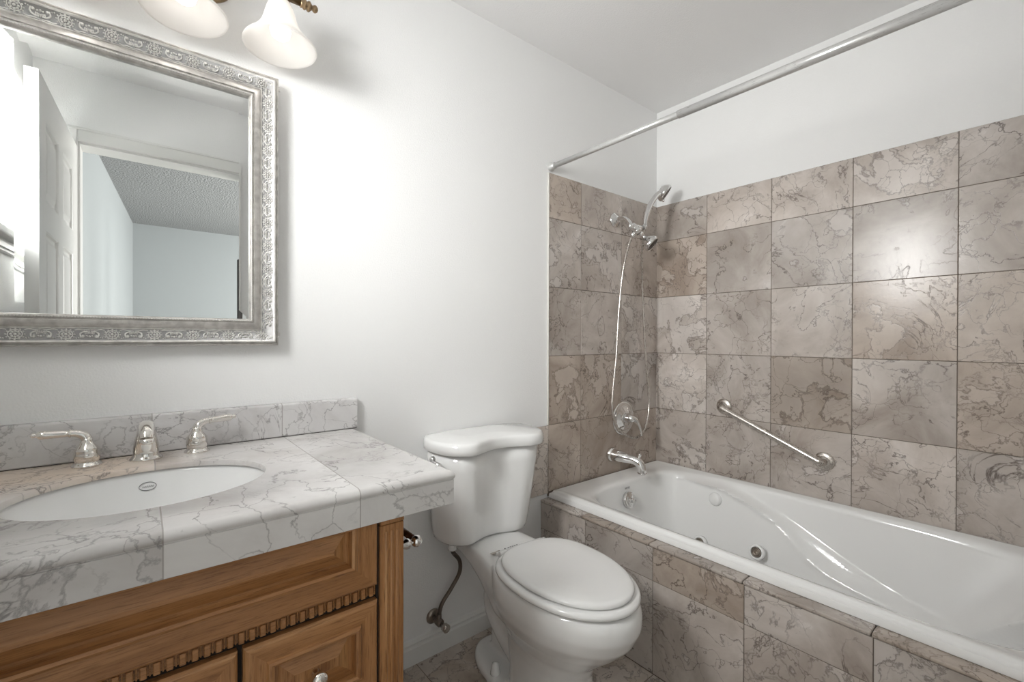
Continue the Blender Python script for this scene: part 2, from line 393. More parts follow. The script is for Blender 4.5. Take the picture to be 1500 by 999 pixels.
# wall tiles: right wall
rows = [.470, .764, 1.069, 1.374, 1.679, 1.877]
colsy = [-.0001, -.296, -.601, -.906, -1.211, -1.519]
b = MB(); rnd_layer(b, [(colsy[i+1], colsy[i], rows[j], rows[j+1], XR) for i in range(5) for j in range(5)], 0, -1, None)
tr_ = obj('tile_panel', b, M['tile'], wall_right)
b = MB(); b.box(XR-.0058, XR, YF+.001, 0, .45, 1.8765); obj('grout', b, M['grout'], tr_)
XA, XB, XD = 1.3947, 1.6045, 1.9095
colsx = [XA, XB, XD, XR-.006]
b = MB(); cells = [(colsx[i], colsx[i+1], rows[j], rows[j+1], 0) for i in range(3) for j in range(5)]
cells += [(1.09, XA, .462, .762, 0)]
rnd_layer(b, cells, 1, -1, None)
tb_ = obj('tile_panel', b, M['tile'], wall_back)
b = MB(); b.box(XA+.001, XR-.006, -.0058, 0, .45, 1.8765); b.box(1.091, XA+.001, -.0058, 0, .463, .761); obj('grout', b, M['grout'], tb_)
b = MB(); b.box(XA-.0035, XA, -.010, 0, .764, 1.877, .001, 1); obj('caulk_bead', b, M['caulk'], tb_)
# window
b = MB()
def casing(mb, y0, y1, z0, z1, w, d):
    for k, (e0, e1, dd, xb) in enumerate(((0, w, d, 0), (w*.15, w*.45, d+.006, d-.002), (w*.72, w*.93, d+.004, d-.002))):
        Y0, Y1, Z0, Z1 = y0-w+e0, y1+w-e0, z0-w+e0, z1+w-e0; ww = e1-e0
        X0 = XL+xb
        mb.box(X0, XL+dd, Y0, Y0+ww, Z0, Z1, .0008, 1); mb.box(X0, XL+dd, Y1-ww, Y1, Z0, Z1, .0008, 1)
        mb.box(X0, XL+dd, Y0+ww, Y1-ww, Z1-ww, Z1, .0008, 1); mb.box(X0, XL+dd, Y0+ww, Y1-ww, Z0, Z0+ww, .0008, 1)
casing(b, WY0, WY1, WZ0, WZ1, .055, .014)
win = struct('window_1', b, M['white_trim'])
b = MB()
for (y0, y1, z0, z1) in ((WY0, WY0+.04, WZ0, WZ1), (WY1-.04, WY1, WZ0, WZ1), (WY0+.04, WY1-.04, WZ0, WZ0+.04), (WY0+.04, WY1-.04, WZ1-.04, WZ1)):
    b.box(XL-.09, XL-.05, y0, y1, z0, z1, .003, 1)
b.box(XL-.085, XL-.055, (WY0+WY1)/2-.016, (WY0+WY1)/2+.016, WZ0+.04, WZ1-.04, .003, 1)
obj('window_frame', b, M['white_trim'], win)
b = MB(); b.box(XL-.072, XL-.068, WY0+.03, WY1-.03, WZ0+.03, WZ1-.03); obj('window_glass', b, M['glass'], win)
b = MB(); b.box(XL+.0005, XL+.045, WY0-.07, WY1+.07, WZ0-.020, WZ0+.004, .005, 2); b.box(XL-.05, XL, WY0+.001, WY1-.001, WZ0-.0, WZ0+.004); obj('window_sill', b, M['white_trim'], win)
# door casing (trim) and door leaf
b = MB()
for (x0, x1, z0, z1) in ((DX0-.062, DX0+.004, 0, DZ+.062), (DX1-.004, DX1+.062, 0, DZ+.062), (DX0+.004, DX1-.004, DZ-.004, DZ+.062)):
    b.box(x0, x1, YF, YF+.012, z0, z1, .003, 1)
b.box(DX0-.062, DX0-.050, YF+.0125, YF+.019, 0, DZ+.0615, .002, 1); b.box(DX1+.050, DX1+.062, YF+.0125, YF+.019, 0, DZ+.0615, .002, 1); b.box(DX0-.0495, DX1+.0495, YF+.0125, YF+.019, DZ+.050, DZ+.0615, .002, 1)
b.box(DX0, DX0+.012, YF-.12, YF-.001, 0, DZ, .001, 1); b.box(DX1-.012, DX1, YF-.12, YF-.001, 0, DZ, .001, 1); b.box(DX0+.012, DX1-.012, YF-.12, YF-.001, DZ-.012, DZ, .001, 1)
struct('trim_1', b, M['white_trim'])
b = MB(); DW, DH, DT = .755, 2.035, .035
ang = atan2(-.757+1.51, -.259+.2267)
# leaf in local frame: along +x from the hinge, thickness along +y
def panel_door(mb, w, h, t):
    st, mu = .105, .09
    pw = (w-2*st-mu)/2
    zr = [.18, .80, .92, 1.52, 1.62, 1.90]
    xsx = [0, st, st+pw, st+pw+mu, w-st, w]
    # stiles, rails and recessed raised panels on both faces
    zs = [.008, .18, .80, .92, 1.52, 1.62, 1.90, h]
    for i in range(5):
        for j in range(7):
            x0, x1, z0, z1 = xsx[i], xsx[i+1], zs[j], zs[j+1]
            if i in (1, 3) and j in (1, 3, 5):
                mb.box(x0, x1, t*.5-.006, t*.5+.006, z0, z1)
                for sy, yy in ((-1, 0), (1, t)):
                    def lp(ins, dep): 
                        y_ = yy-sy*dep
                        return [(x0+ins, y_, z0+ins), (x1-ins, y_, z0+ins), (x1-ins, y_, z1-ins), (x0+ins, y_, z1-ins)]
                    mb.rings([lp(0, 0), lp(.006, .003), lp(.010, .010), lp(.022, .010), lp(.040, .003)], cap0=False, cap1=True, smooth=False)
            else:
                mb.box(x0, x1, 0, t, z0, z1)
panel_door(b, DW, DH, DT)
bmesh.ops.remove_doubles(b.bm, verts=b.bm.verts, dist=.0001)
door = obj('door_1', b, M['white_trim']); door['kind'] = 'structure'; door.location = (-.2267, -1.508, 0); door.rotation_euler = (0, 0, ang)
b = MB()
for sy, y0 in ((-1, 0), (1, DT)):
    b.lathe([(.0, 0), (.03, 0), (.03, .004), (.012, .008), (.011, .03), (.022, .042), (.026, .055), (.018, .068), (0, .071)], (DW-.065, y0, .95), (0, sy, 0), 20)
kn = obj('door_handle', b, M['nickel'], None, shift=False); kn.parent = door

# bedroom seen in the mirror
BY, BX1 = -5.08, 3.0
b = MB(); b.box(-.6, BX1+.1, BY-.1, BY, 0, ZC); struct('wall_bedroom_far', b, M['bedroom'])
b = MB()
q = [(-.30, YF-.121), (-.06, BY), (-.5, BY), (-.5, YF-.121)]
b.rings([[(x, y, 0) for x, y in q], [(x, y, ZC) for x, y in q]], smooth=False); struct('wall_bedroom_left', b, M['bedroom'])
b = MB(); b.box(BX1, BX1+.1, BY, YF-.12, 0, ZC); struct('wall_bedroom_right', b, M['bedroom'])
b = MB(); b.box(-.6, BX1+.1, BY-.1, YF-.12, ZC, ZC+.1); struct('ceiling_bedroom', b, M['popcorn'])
b = MB(); b.box(-.6, BX1+.1, BY-.1, YF-.12, -.06, 0); struct('floor_bedroom', b, M['carpet'])
b = MB(); b.box(0, .4, 0, .035, .0, 1.80, .006, 2); ob = obj('furniture_panel', b, plain('dark_furniture', (.03, .027, .025), .5)); ob.location = (.628, -3.0, 0)
tag(ob, 'tall dark edge of furniture standing in the bedroom, seen in the mirror beside the doorway', 'furniture')

# ------------------------------------------------------------------ bathtub
TX0, TX1, TY0, TY1 = 1.398, 2.2215, -1.5195, -.0085
def sq(n):
    P = []
    for k in range(n): P.append((-1+2*k/n, -1))
    for k in range(n): P.append((1, -1+2*k/n))
    for k in range(n): P.append((1-2*k/n, 1))
    for k in range(n): P.append((-1, 1-2*k/n))
    return P
SQ = sq(72)
def shape(x0, x1, y0, y1, n):
    cx, cy, a, b_ = (x0+x1)/2, (y0+y1)/2, (x1-x0)/2, (y1-y0)/2
    o = []
    for u, v in SQ:
        k = 1 if n > 50 else (abs(u)**n+abs(v)**n)**(-1/n)
        o.append((cx+a*u*k, cy+b_*v*k))
    return o
tub = thing('bathtub', 'long white whirlpool bathtub set into the tiled alcove', 'bathtub', (1.81, -.76, .1))
b = MB(); RG = []
def add(x0, x1, y0, y1, n, z): RG.append([Vector((x, y, z)) for x, y in shape(x0, x1, y0, y1, n)])
e = lambda i, z: add(TX0+i, TX1-i*.55, TY0+i*.55, TY1-i*.55, 99, z)
e(.03, .30); e(.03, .4445); e(.0, .4450); e(.0, .458); e(.003, .464); e(.012, .466); e(.016, .470); e(.018, .4745); e(.026, .477)
e(.038, .4765)
ix0, ix1, iy0, iy1 = 1.452, 2.172, -1.462, -.125
add(ix0-.012, ix1+.010, iy0-.012, iy1+.03, 12, .4715)
add(ix0-.004, ix1+.004, iy0-.005, iy1+.012, 7, .469)
add(ix0, ix1, iy0, iy1, 6, .465)
add(ix0+.006, ix1-.006, iy0+.005, iy1-.006, 5.5, .456)
NW = 64
U1 = [(-.30, .462), (-.42, .452), (-.52, .432), (-.66, .385), (-.74, .352), (-.83, .310), (-.94, .262), (-1.04, .225), (-1.13, .205), (-1.25, .205)]
U2 = [(-.30, .452), (-.42, .442), (-.52, .418), (-.66, .368), (-.74, .305), (-.80, .252), (-.86, .222), (-.94, .205), (-1.04, .190), (-1.25, .185)]
def interp(T, y):
    if y >= T[0][0]: return T[0][1]
    for (a, p), (b_, q) in zip(T, T[1:]):
        if y >= b_: return p+(q-p)*(y-a)/(b_-a)
    return T[-1][1]
fx0, fx1, fy0, fy1 = 1.535, 2.085, -1.12, -.225
for k in range(1, NW+1):
    s = k/NW
    # straight-ish wall then curve into the floor
    if s < .8: t = s/.8; w = .62*t; z = .450-(.450-.150)*t
    else: t = (s-.8)/.2; w = .62+.38*(1-cos(t*pi/2)); z = .150-.06*sin(t*pi/2)
    n = 5.5-1.6*s
    L_ = lambda p, q_: p+(q_-p)*w
    ring = [Vector((x, y, z)) for x, y in shape(L_(ix0+.006, fx0), L_(ix1-.006, fx1), L_(iy0+.005, fy0), L_(iy1-.006, fy1), n)]
    for p in ring:
        # armrest: the lower wall swells in below an S-curve running from the rim (drain end) to the floor (back-rest end)
        yy = p.y; cx = 1.812
        up = interp(U1, yy); lo = interp(U2, yy)
        side = sstep(.19, .27, abs(p.x-cx))
        if side > 0 and z < .462:
            f_ = min(1, max(0, (up-z)/max(.006, up-lo)))
            amt = (.044*f_+.008*math.exp(-((z-up+.006)/.011)**2)+.006*math.exp(-((z-lo)/.011)**2))*side*sstep(-1.30, -1.12, yy)*sstep(-.16, -.34, yy)
            p.x -= amt*(1 if p.x > cx else -1)
        # rounded back-rest scoop at the near end
        if yy < -.95:
            q_ = sqrt(((p.x-cx)/.235)**2+((z-.10)/.30)**2)
            p.y -= .07*(1-sstep(.90, 1.0, q_))*sstep(-.95, -1.10, yy)
    RG.append(ring)
fl_ = RG[-1]
for k in (.8, .55, .3, .08):
    RG.append([Vector((1.81+(p.x-1.81)*k, -.67+(p.y+.67)*k, .089-.002*(1-k))) for p in fl_])
b.rings(RG, cap0=False, cap1=True)
shell = obj('tub_shell', b, M['acrylic'], tub, auto=50)
b = MB()  # overflow drain
oc = Vector((1.775, -.1600, .390)); od = Vector((0, -1, .22)).normalized()
b.lathe([(0, -.01), (.037, -.01), (.039, .003), (.036, .008), (.031, .005), (.028, .009), (0, .010)], oc, od, 32)
ovf = obj('overflow_drain', b, M['chrome'], tub)
b = MB(); b.lathe([(0, 0), (.011, 0), (.011, .020), (.008, .024), (0, .025)], oc, od, 16)
b.tube([oc+od*.018+Vector((-.018, 0, .004)), oc+od*.018+Vector((.024, 0, -.006))], [.005, .004], 10)
obj('overflow_lever', b, M['chrome'], ovf)
b = MB()
for k in range(5): b.box(1.763+k*.0075, 1.7675+k*.0075, -.1440, -.1432, .440, .4465)
b.box(1.761, 1.8005, -.1441, -.1436, .4370, .4382)
obj('rim_marking', b, M['ink'], tub)
b = MB(); b.lathe([(0, -.02), (.030, -.02), (.030, .010), (.026, .018), (.015, .022), (0, .023)], (2.112, -.405, .388), (-1, 0, .2), 28)
obj('air_control_knob', b, M['seat'], tub)
def jet(c, ax):
    j = MB(); j.lathe([(0, -.02), (.031, -.02), (.031, .000), (.027, .0045), (.022, .004)], c, ax, 28, cap=False)
    o = obj('whirlpool_jet', j, M['acrylic'], tub)
    j = MB(); j.lathe([(.0, -.008), (.008, -.008), (.008, .007), (.013, .007), (.013, -.004), (.0155, -.004), (.0155, .0065), (.019, .0065), (.0200, .004), (.0200, -.01), (0, -.01)], c, ax, 24)
    obj('jet_nozzle', j, M['tarnish'], o)
jet((2.040, -.618, .235), (-1, 0, .3)); jet((2.045, -.36, .185), (-1, 0, .3)); jet((1.545, -.52, .25), (1, 0, .3))
jet((1.73, -1.165, .17), (0, 1, .35))

# tiled apron and cap
ap = thing('tub_apron', 'low wall of taupe marble tiles under the front edge of the bathtub', 'tiled apron', (1.36, -.76, 0))
b = MB(); AX = 1.357
yj = [-.0005, -.257, -.562, -.866, -1.167, -1.5195]
cells = [(yj[i+1], yj[i], z0, z1, AX+.008) for i in range(5) for z0, z1 in ((.0, .318), (.318, .432))]
rnd_layer(b, cells, 0, -1, None)
at = obj('tile_facing', b, M['tile'], ap)
b = MB(); b.box(AX+.0022, 1.388, YF+.0005, -.0005, .0, .430); obj('grout', b, M['grout'], ap)
b = MB(); yk = [-.0005, -.235, -.548, -.862, -1.163, -1.5195]
lay = b.bm.loops.layers.float_color.new('rnd')
for i in range(5):
    before = set(b.bm.faces); b.box(AX-.004, 1.41, yk[i+1]+.001, yk[i]-.001, .433, .4435, .004, 3)
    c = (random.random(), random.random(), .5+.5*random.random(), 1)
    for f in b.bm.faces:
        if f not in before:
            for l in f.loops: l[lay] = c
obj('tile_cap', b, M['tile'], ap)

# ------------------------------------------------------------------ shower fittings
sh = thing('shower_head_set', 'chrome double shower head with a hand shower and long metal hose on the tiled wall', 'shower head', (1.848, 0, 1.742))
b = MB(); b.lathe([(0, .008), (.036, .008), (.037, .012), (.034, .017), (.024, .022), (.020, .028), (.0135, .032), (0, .033)], (1.848, 0, 1.742), (0, -1, 0), 32)
b.tube([(1.848, -.02, 1.742), (1.848, -.06, 1.742), (1.847, -.09, 1.725), (1.846, -.112, 1.697), (1.846, -.124, 1.685)], .0105, 16, 6)
obj('shower_arm', b, M['chrome'], sh)
b = MB(); dc = Vector((1.842, -.135, 1.676))
b.lathe([(0, -.024), (.017, -.024), (.020, -.018), (.020, .010), (.016, .018), (.019, .022), (.019, .030), (0, .032)], dc, (.02, -.62, -.55), 24)
b.tube([dc+Vector((-.03, 0, .006)), dc+Vector((.03, 0, .008)), dc+Vector((.066, -.002, .014))], [.012, .014, .011], 16)
b.lathe([(0, 0), (.015, 0), (.015, .02), (.010, .03), (0, .03)], dc+Vector((-.004, .004, -.014)), (.0, .1, -1), 18)
b.ball(dc+Vector((-.034, 0, .006)), .0145, 16)
b.lathe([(0, 0), (.012, 0), (.014, .012), (.012, .024), (0, .024)], dc+Vector((.070, -.004, .006)), (.25, 0, 1), 18)
obj('diverter', b, M['chrome'], sh)
def head(name, neck0, neck1, ax, r, parent):
    ax = Vector(ax).normalized(); c = Vector(neck1)
    b = MB()
    b.tube([neck0, (Vector(neck0)+c-ax*.03)/2, c-ax*.035], [.011, .012, .016], 16)
    b.lathe([(0, -.040), (.016, -.040), (r*.55, -.030), (r*.86, -.014), (r, -.004), (r*1.02, .004), (r*.97, .012), (r*.90, .013), (r*.88, .008)], c, ax, 36, cap=False)
    o = obj(name, b, M['chrome'], parent)
    b = MB(); b.lathe([(0, .004), (r*.90, .004), (r*.88, .010), (r*.60, .011), (r*.58, .009), (r*.52, .009), (r*.50, .012), (0, .013)], c, ax, 36)
    t = ax.orthogonal().normalized(); u = ax.cross(t)
    for rr, n in ((.72, 18), (.35, 9), (.16, 5)):
        for k in range(n): b.ball(c+ax*.012+(t*cos(2*pi*k/n)+u*sin(2*pi*k/n))*r*rr, .0022, 6)
    obj('spray_face', b, M['nozzle'], o)
    return o, c, ax
o, c, ax = head('fixed_shower_head', dc+Vector((.006, -.012, -.012)), (1.955, -.150, 1.618), (.28, -.62, -.60), .041, sh)
b = MB(); b.tube([c+Vector((-.035, -.005, -.012)), c+Vector((-.058, -.008, -.020))], [.004, .006], 10); obj('spray_lever', b, M['chrome'], o)
hb = dc+Vector((.076, -.004, .03))
b = MB(); b.tube([hb-Vector((.003, 0, .02)), hb+Vector((.008, 0, .035)), hb+Vector((.034, -.004, .095)), hb+Vector((.074, -.010, .148)), hb+Vector((.098, -.014, .166))], [.0105, .0125, .013, .0135, .015], 18, 6)
hc = Vector((2.063, -.155, 1.888)); ha = Vector((.45, -.62, -.55)).normalized(); r = .0445
b.lathe([(0, -.030), (.022, -.028), (r*.8, -.018), (r, -.004), (r*1.02, .003), (r*.97, .010), (r*.90, .012), (r*.88, .007)], hc, ha, 36, cap=False)
hand = obj('hand_shower', b, M['chrome'], sh)
b = MB(); b.lathe([(0, .003), (r*.90, .003), (r*.88, .009), (r*.60, .010), (r*.58, .008), (r*.50, .008), (r*.48, .011), (0, .012)], hc, ha, 36)
t = ha.orthogonal().normalized(); u = ha.cross(t)
for rr, n in ((.72, 20), (.33, 9)):
    for k in range(n): b.ball(hc+ha*.011+(t*cos(2*pi*k/n)+u*sin(2*pi*k/n))*r*rr, .0022, 6)
obj('spray_face', b, M['nozzle'], hand)
b = MB(); b.tube([hc+ha*.004+Vector((-.022, -.005, -.036)), hc+ha*.004+Vector((-.028, -.006, -.048))], [.005, .006], 10); obj('spray_lever', b, M['chrome'], hand)
# hose with ribs
hp = [(1.838, -.131, 1.655), (1.842, -.10, 1.60), (1.850, -.06, 1.473), (1.832, -.05, 1.268), (1.815, -.05, 1.066), (1.79, -.05, .90), (1.778, -.055, .801), (1.803, -.065, .715), (1.878, -.07, .664), (1.965, -.07, .645), (2.040, -.065, .69), (2.085, -.055, .807), (2.068, -.05, .989), (2.045, -.05, 1.205), (2.014, -.06, 1.417), (1.965, -.09, 1.56), (1.925, -.125, 1.640), (1.914, -.139, 1.682)]
P_, Q_ = spline([Vector(p) for p in hp], [.0062]*len(hp), 50)
Q_ = [.0064 if k % 2 else .0052 for k in range(len(P_))]
b = MB(); b.tube(P_, Q_, 8); obj('shower_hose', b, M['steel'], sh)

vt = thing('shower_valve', 'round chrome shower valve with a single lever above the tub spout', 'valve', (1.921, 0, .739))
b = MB(); b.lathe([(0, .008), (.084, .008), (.086, .012), (.083, .017), (.076, .017), (.072, .013), (.055, .018), (.040, .026), (.028, .030), (0, .030)], (1.921, 0, .739), (0, -1, 0), 48)
obj('escutcheon', b, M['chrome'], vt)
b = MB(); b.lathe([(0, .028), (.024, .028), (.025, .040), (.021, .055), (.018, .070), (.012, .078), (0, .080)], (1.921, 0, .742), (0, -1, 0), 28)
b.tube([(1.925, -.068, .745), (1.938, -.076, .735), (1.955, -.084, .705), (1.966, -.088, .672), (1.968, -.088, .655)], [.013, .012, .009, .007, .0085], 16, 6)
obj('lever', b, M['chrome'], vt)
sp = thing('tub_spout', 'curved chrome bathtub filler spout low on the tiled wall', 'spout', (1.828, 0, .567))
b = MB(); b.lathe([(0, .008), (.036, .008), (.038, .014), (.035, .022), (.032, .027), (.030, .030)], (1.828, 0, .567), (0, -1, 0), 32)
b.tube([(1.828, -.026, .567), (1.832, -.06, .566), (1.842, -.10, .563), (1.852, -.135, .558), (1.858, -.158, .545), (1.860, -.168, .522), (1.860, -.170, .502)], [.031, .0275, .0225, .0205, .021, .020, .020], 24, 6)
b.lathe([(.0, -.004), (.021, -.004), (.023, .0), (.021, .004), (0, .004)], (1.860, -.170, .503), (0, 0, 1), 24)
obj('spout_body', b, M['chrome'], sp)
b = MB(); b.lathe([(0, 0), (.006, 0), (.005, .012), (.008, .016), (.0095, .022), (.006, .028), (0, .030)], (1.860, -.152, .566), (0, -.15, 1), 18); obj('diverter_knob', b, M['chrome'], sp)

# grab bar
gb = thing('grab_bar', 'slanted brushed steel grab bar on the tiled wall above the tub', 'grab bar', (XR, -.6, .72))
g0, g1 = Vector((2.2226, -.389, .8155)), Vector((2.2226, -.813, .635)); dr = (g1-g0).normalized()
b = MB(); ox = Vector((-.045, 0, 0))
b.tube([g0-Vector((.004, 0, 0)), g0+ox*.55, g0+ox*.92+dr*.010, g0+ox+dr*.035, g1+ox-dr*.035, g1+ox*.92-dr*.010, g1+ox*.55, g1-Vector((.004, 0, 0))], .0150, 20, 6)
obj('bar', b, M['steel'], gb)
for g in (g0, g1):
    b = MB(); b.lathe([(0, 0), (.038, 0), (.0385, .003), (.034, .008), (.026, .010), (.020, .011), (.019, .018), (0, .019)], g, (-1, 0, 0), 32)
    obj('mounting_flange', b, M['steel'], gb)

# curtain rod
cr = thing('curtain_rod', 'straight white shower curtain rod spanning above the bathtub', 'curtain rod', (1.408, -.75, 1.905))
b = MB(); b.tube([(1.408, -.028, 1.904), (1.410, -.70, 1.904)], .0115, 20); obj('inner_tube', b, M['rod'], cr)
b = MB(); b.tube([(1.410, -.62, 1.904), (1.413, -1.494, 1.904)], .0140, 20); obj('outer_tube', b, M['rod'], cr)
for y, s in ((0, -1), (YF, 1)):
    b = MB(); b.lathe([(0, 0), (.0175, 0), (.0185, .004), (.0185, .012), (.0145, .018), (.0145, .030), (0, .031)], (1.408 if s < 0 else 1.413, y, 1.904), (0, s, 0), 24)
    obj('end_cap', b, M['rod'], cr)

# ------------------------------------------------------------------ toilet (local frame: x right, y towards the wall)
TO = Vector((.985, 0, 0)); TR = radians(-3)
toi = thing('toilet', 'white two piece toilet with closed seat between vanity and bathtub', 'toilet', TO, TR)
lid0 = [(-.10, -.004), (.10, -.004), (.185, -.012), (.219, -.050), (.2255, -.115), (.208, -.185), (.172, -.229), (.128, -.243), (.082, -.231), (.04, -.215), (0, -.2105), (-.04, -.215), (-.082, -.231), (-.128, -.246), (-.172, -.232), (-.208, -.188), (-.2255, -.118), (-.219, -.052), (-.185, -.012)]
LC = closed_spline([(x, y, 0) for x, y in lid0], 6)
def lring(sx, sy, z, y0=-.012): return [Vector((p.x*sx, y0+(p.y-y0)*sy, z)) for p in LC]
tank = MB()
tank.rings([lring(.70, .60, .436), lring(.765, .68, .438), lring(.80, .715, .446), lring(.818, .735, .462), lring(.835, .765, .50), lring(.875, .82, .59), lring(.92, .885, .70), lring(.935, .91, .765)])
to = obj('tank', tank, M['ceramic'], toi, shift=False)
b = MB(); b.rings([lring(.94, .93, .762), lring(.985, .985, .762), lring(1.0, 1.0, .765), lring(1.003, 1.003, .780), lring(1, 1, .791), lring(.985, .985, .7985), lring(.955, .955, .8025), lring(.5, .5, .8035), lring(.05, .05, .8036)])
obj('tank_lid', b, M['ceramic'], toi, shift=False)
b = MB(); b.lathe([(0, 0), (.011, 0), (.012, .004), (.011, .014), (.007, .018), (0, .019)], (-.203, -.11, .735), (-1, 0, 0), 20)
b.tube([(-.217, -.11, .735), (-.222, -.14, .733), (-.220, -.175, .729)], [.006, .0065, .008], 12)
obj('flush_lever', b, M['chrome'], toi, shift=False)
# bowl, deck, pedestal and trapway grown together
def egg(v0, v1, w, vm=None, nb=2.4, cx=0, n=72, nf=2.0):
    vm = v0+(v1-v0)*.46 if vm is None else vm
    P = []
    for k in range(n):
        t = 2*pi*k/n; c, s = cos(t), sin(t)
        if s > 0: u = math.copysign(abs(c)**(2/nf), c)*w/2; v = vm+(abs(s)**(2/nf))*(v1-vm)
        else: u = math.copysign(abs(c)**(2/nb), c)*w/2; v = vm-(abs(s)**(2/nb))*(vm-v0)
        P.append((cx+u, -v))
    return P
SX = .028   # the bowl sits a little off the tank's centre
def er(z, v0, v1, w, **k): return [Vector((x, y, z)) for x, y in egg(v0, v1, w, cx=SX, **k)]
bb = MB()
bb.rings([er(-.0, .30, .635, .20, nb=3), er(.02, .30, .633, .198, nb=3), er(.10, .30, .60, .19, nb=3), er(.17, .29, .595, .192, nb=3), er(.215, .28, .615, .21), er(.25, .27, .655, .25), er(.29, .255, .70, .300), er(.33, .25, .738, .335), er(.37, .25, .757, .352), er(.400, .25, .757, .352), er(.418, .25, .750, .345), er(.4265, .26, .738, .33)])
# deck behind the seat, its underside sweeping down to the bowl
def rr_(x, y0, y1, z): pass
dk = []
for (v, hw, zt, zb) in ((.045, .108, .436, .385), (.10, .110, .436, .375), (.16, .113, .4355, .352), (.22, .120, .434, .32), (.28, .134, .431, .29), (.34, .150, .427, .27), (.42, .15, .425, .26)):
    ring = []
    for k in range(32):
        t = 2*pi*k/32; c, s = cos(t), sin(t); n = 5
        ring.append(Vector((SX*min(1, v/.3)+math.copysign(abs(c)**(2/n), c)*hw, -v, (zt+zb)/2+math.copysign(abs(s)**(2/n), s)*(zt-zb)/2)))
    dk.append(ring)
bb.rings(dk)
bb.tube([(SX, -.42, .22), (SX, -.33, .275), (SX, -.24, .30), (SX, -.165, .255), (SX, -.155, .185), (SX, -.215, .13), (SX, -.30, .09), (SX, -.36, .06)], [.060, .058, .054, .052, .052, .052, .054, .056], 24, 5)
bb.box(SX-.020, SX+.020, -.42, -.13, .02, .27, .01, 2)
bb.rings([er(0, .075, .60, .225, nb=2.6), er(.022, .077, .595, .222, nb=2.6), er(.034, .085, .58, .208, nb=2.6), er(.038, .10, .56, .19, nb=2.6)])
bowl = obj('bowl', bb, M['ceramic'], toi, shift=False)
rm = bowl.modifiers.new('blend', 'REMESH'); rm.mode = 'VOXEL'; rm.voxel_size = .0055; rm.use_smooth_shade = True
sm = bowl.modifiers.new('soften', 'SMOOTH'); sm.iterations = 14; sm.factor = .5
for k, sx in enumerate((-1, 1)):
    b = MB(); b.lathe([(0, .0), (.0165, .0), (.0165, .006), (.014, .020), (.011, .034), (.006, .038), (0, .039)], (SX+sx*.088, -.265, .034), (0, 0, 1), 20); obj('bolt_cap', b, M['seat'], toi, shift=False)
SZ = .4285
def seat_ring(z, g, l0=.300, l1=.735, w=.325, nb=2.7): return er(z, l0-g, l1+g, w+2*g, nb=nb, vm=.50, n=96)
b = MB()
b.rings([seat_ring(SZ, .002), seat_ring(SZ+.001, .009), seat_ring(SZ+.006, .0135), seat_ring(SZ+.012, .013), seat_ring(SZ+.017, .009), seat_ring(SZ+.0195, .002), seat_ring(SZ+.0195, -.05)])
st = obj('seat', b, M['seat'], toi, shift=False)
b = MB(); z = SZ+.0215
b.rings([seat_ring(z, -.014), seat_ring(z+.001, -.006), seat_ring(z+.006, -.0035), seat_ring(z+.011, -.006), seat_ring(z+.014, -.012), seat_ring(z+.0158, -.022), seat_ring(z+.0165, -.06), seat_ring(z+.017, -.14)])
obj('seat_lid', b, M['seat'], toi, shift=False)
for sx in (-1, 1):
    b = MB(); b.box(SX+sx*.075-.020, SX+sx*.075+.020, -.305, -.275, .4345, .4445, .003, 2); b.tube([(SX+sx*.075-.02, -.298, .446), (SX+sx*.075+.02, -.298, .446)], .0075, 14)
    obj('hinge', b, M['seat'], toi, shift=False)
b = MB(); b.lathe([(0, 0), (.003, 0), (.003, .0006), (0, .0006)], (SX-.045, -.258, .4355), (0, 0, 1), 12)
for k in range(5): b.box(SX-.034+k*.009, SX-.0285+k*.009, -.2605, -.2565, .4352, .4360)
obj('deck_marking', b, M['ink'], toi, shift=False)
b = MB(); b.box(SX-.105, SX-.075, -.270, -.258, .4352, .4362, .0003, 1); b.tube([(SX-.10, -.272, .437), (SX-.083, -.262, .437), (SX-.07, -.262, .437)], .002, 8); obj('seat_bumper', b, M['steel'], toi, shift=False)

# water supply
ws = thing('supply_valve', 'corroded shutoff valve and dark braided hose low on the wall beside the toilet', 'valve', (.8235, 0, .136))
b = MB(); b.lathe([(0, 0), (.026, 0), (.027, .002), (.020, .008), (.013, .011), (0, .011)], (.8235, 0, .136), (0, -1, 0), 28); obj('wall_flange', b, M['tarnish'], ws)
b = MB(); b.tube([(.8235, -.008, .136), (.8235, -.05, .136)], .008, 14); b.lathe([(0, 0), (.013, 0), (.014, .004), (.014, .024), (.011, .03), (0, .03)], (.8235, -.032, .136), (0, -1, 0), 20)
b.tube([(.8235, -.045, .13), (.8235, -.045, .165)], [.010, .009], 14); obj('valve_body', b, M['braid'], ws)
b = MB(); b.lathe([(0, 0), (.009, 0), (.010, .014), (.014, .018), (.015, .034), (.011, .038), (.004, .036), (0, .036)], (.8235, -.058, .134), (.15, -1, -.1), 10); obj('handle', b, M['steel'], ws)
b = MB(); b.tube([(.8235, -.045, .16), (.833, -.05, .20), (.868, -.055, .245), (.898, -.062, .295), (.890, -.075, .345), (.858, -.09, .385), (.842, -.105, .405), (.838, -.11, .428)], .0072, 12, 10); obj('braided_hose', b, M['braid'], ws)
b = MB(); b.lathe([(0, 0), (.015, 0), (.016, .008), (.013, .020), (0, .020)], (.838, -.11, .4135), (0, 0, 1), 10); obj('hose_nut', b, M['seat'], ws)

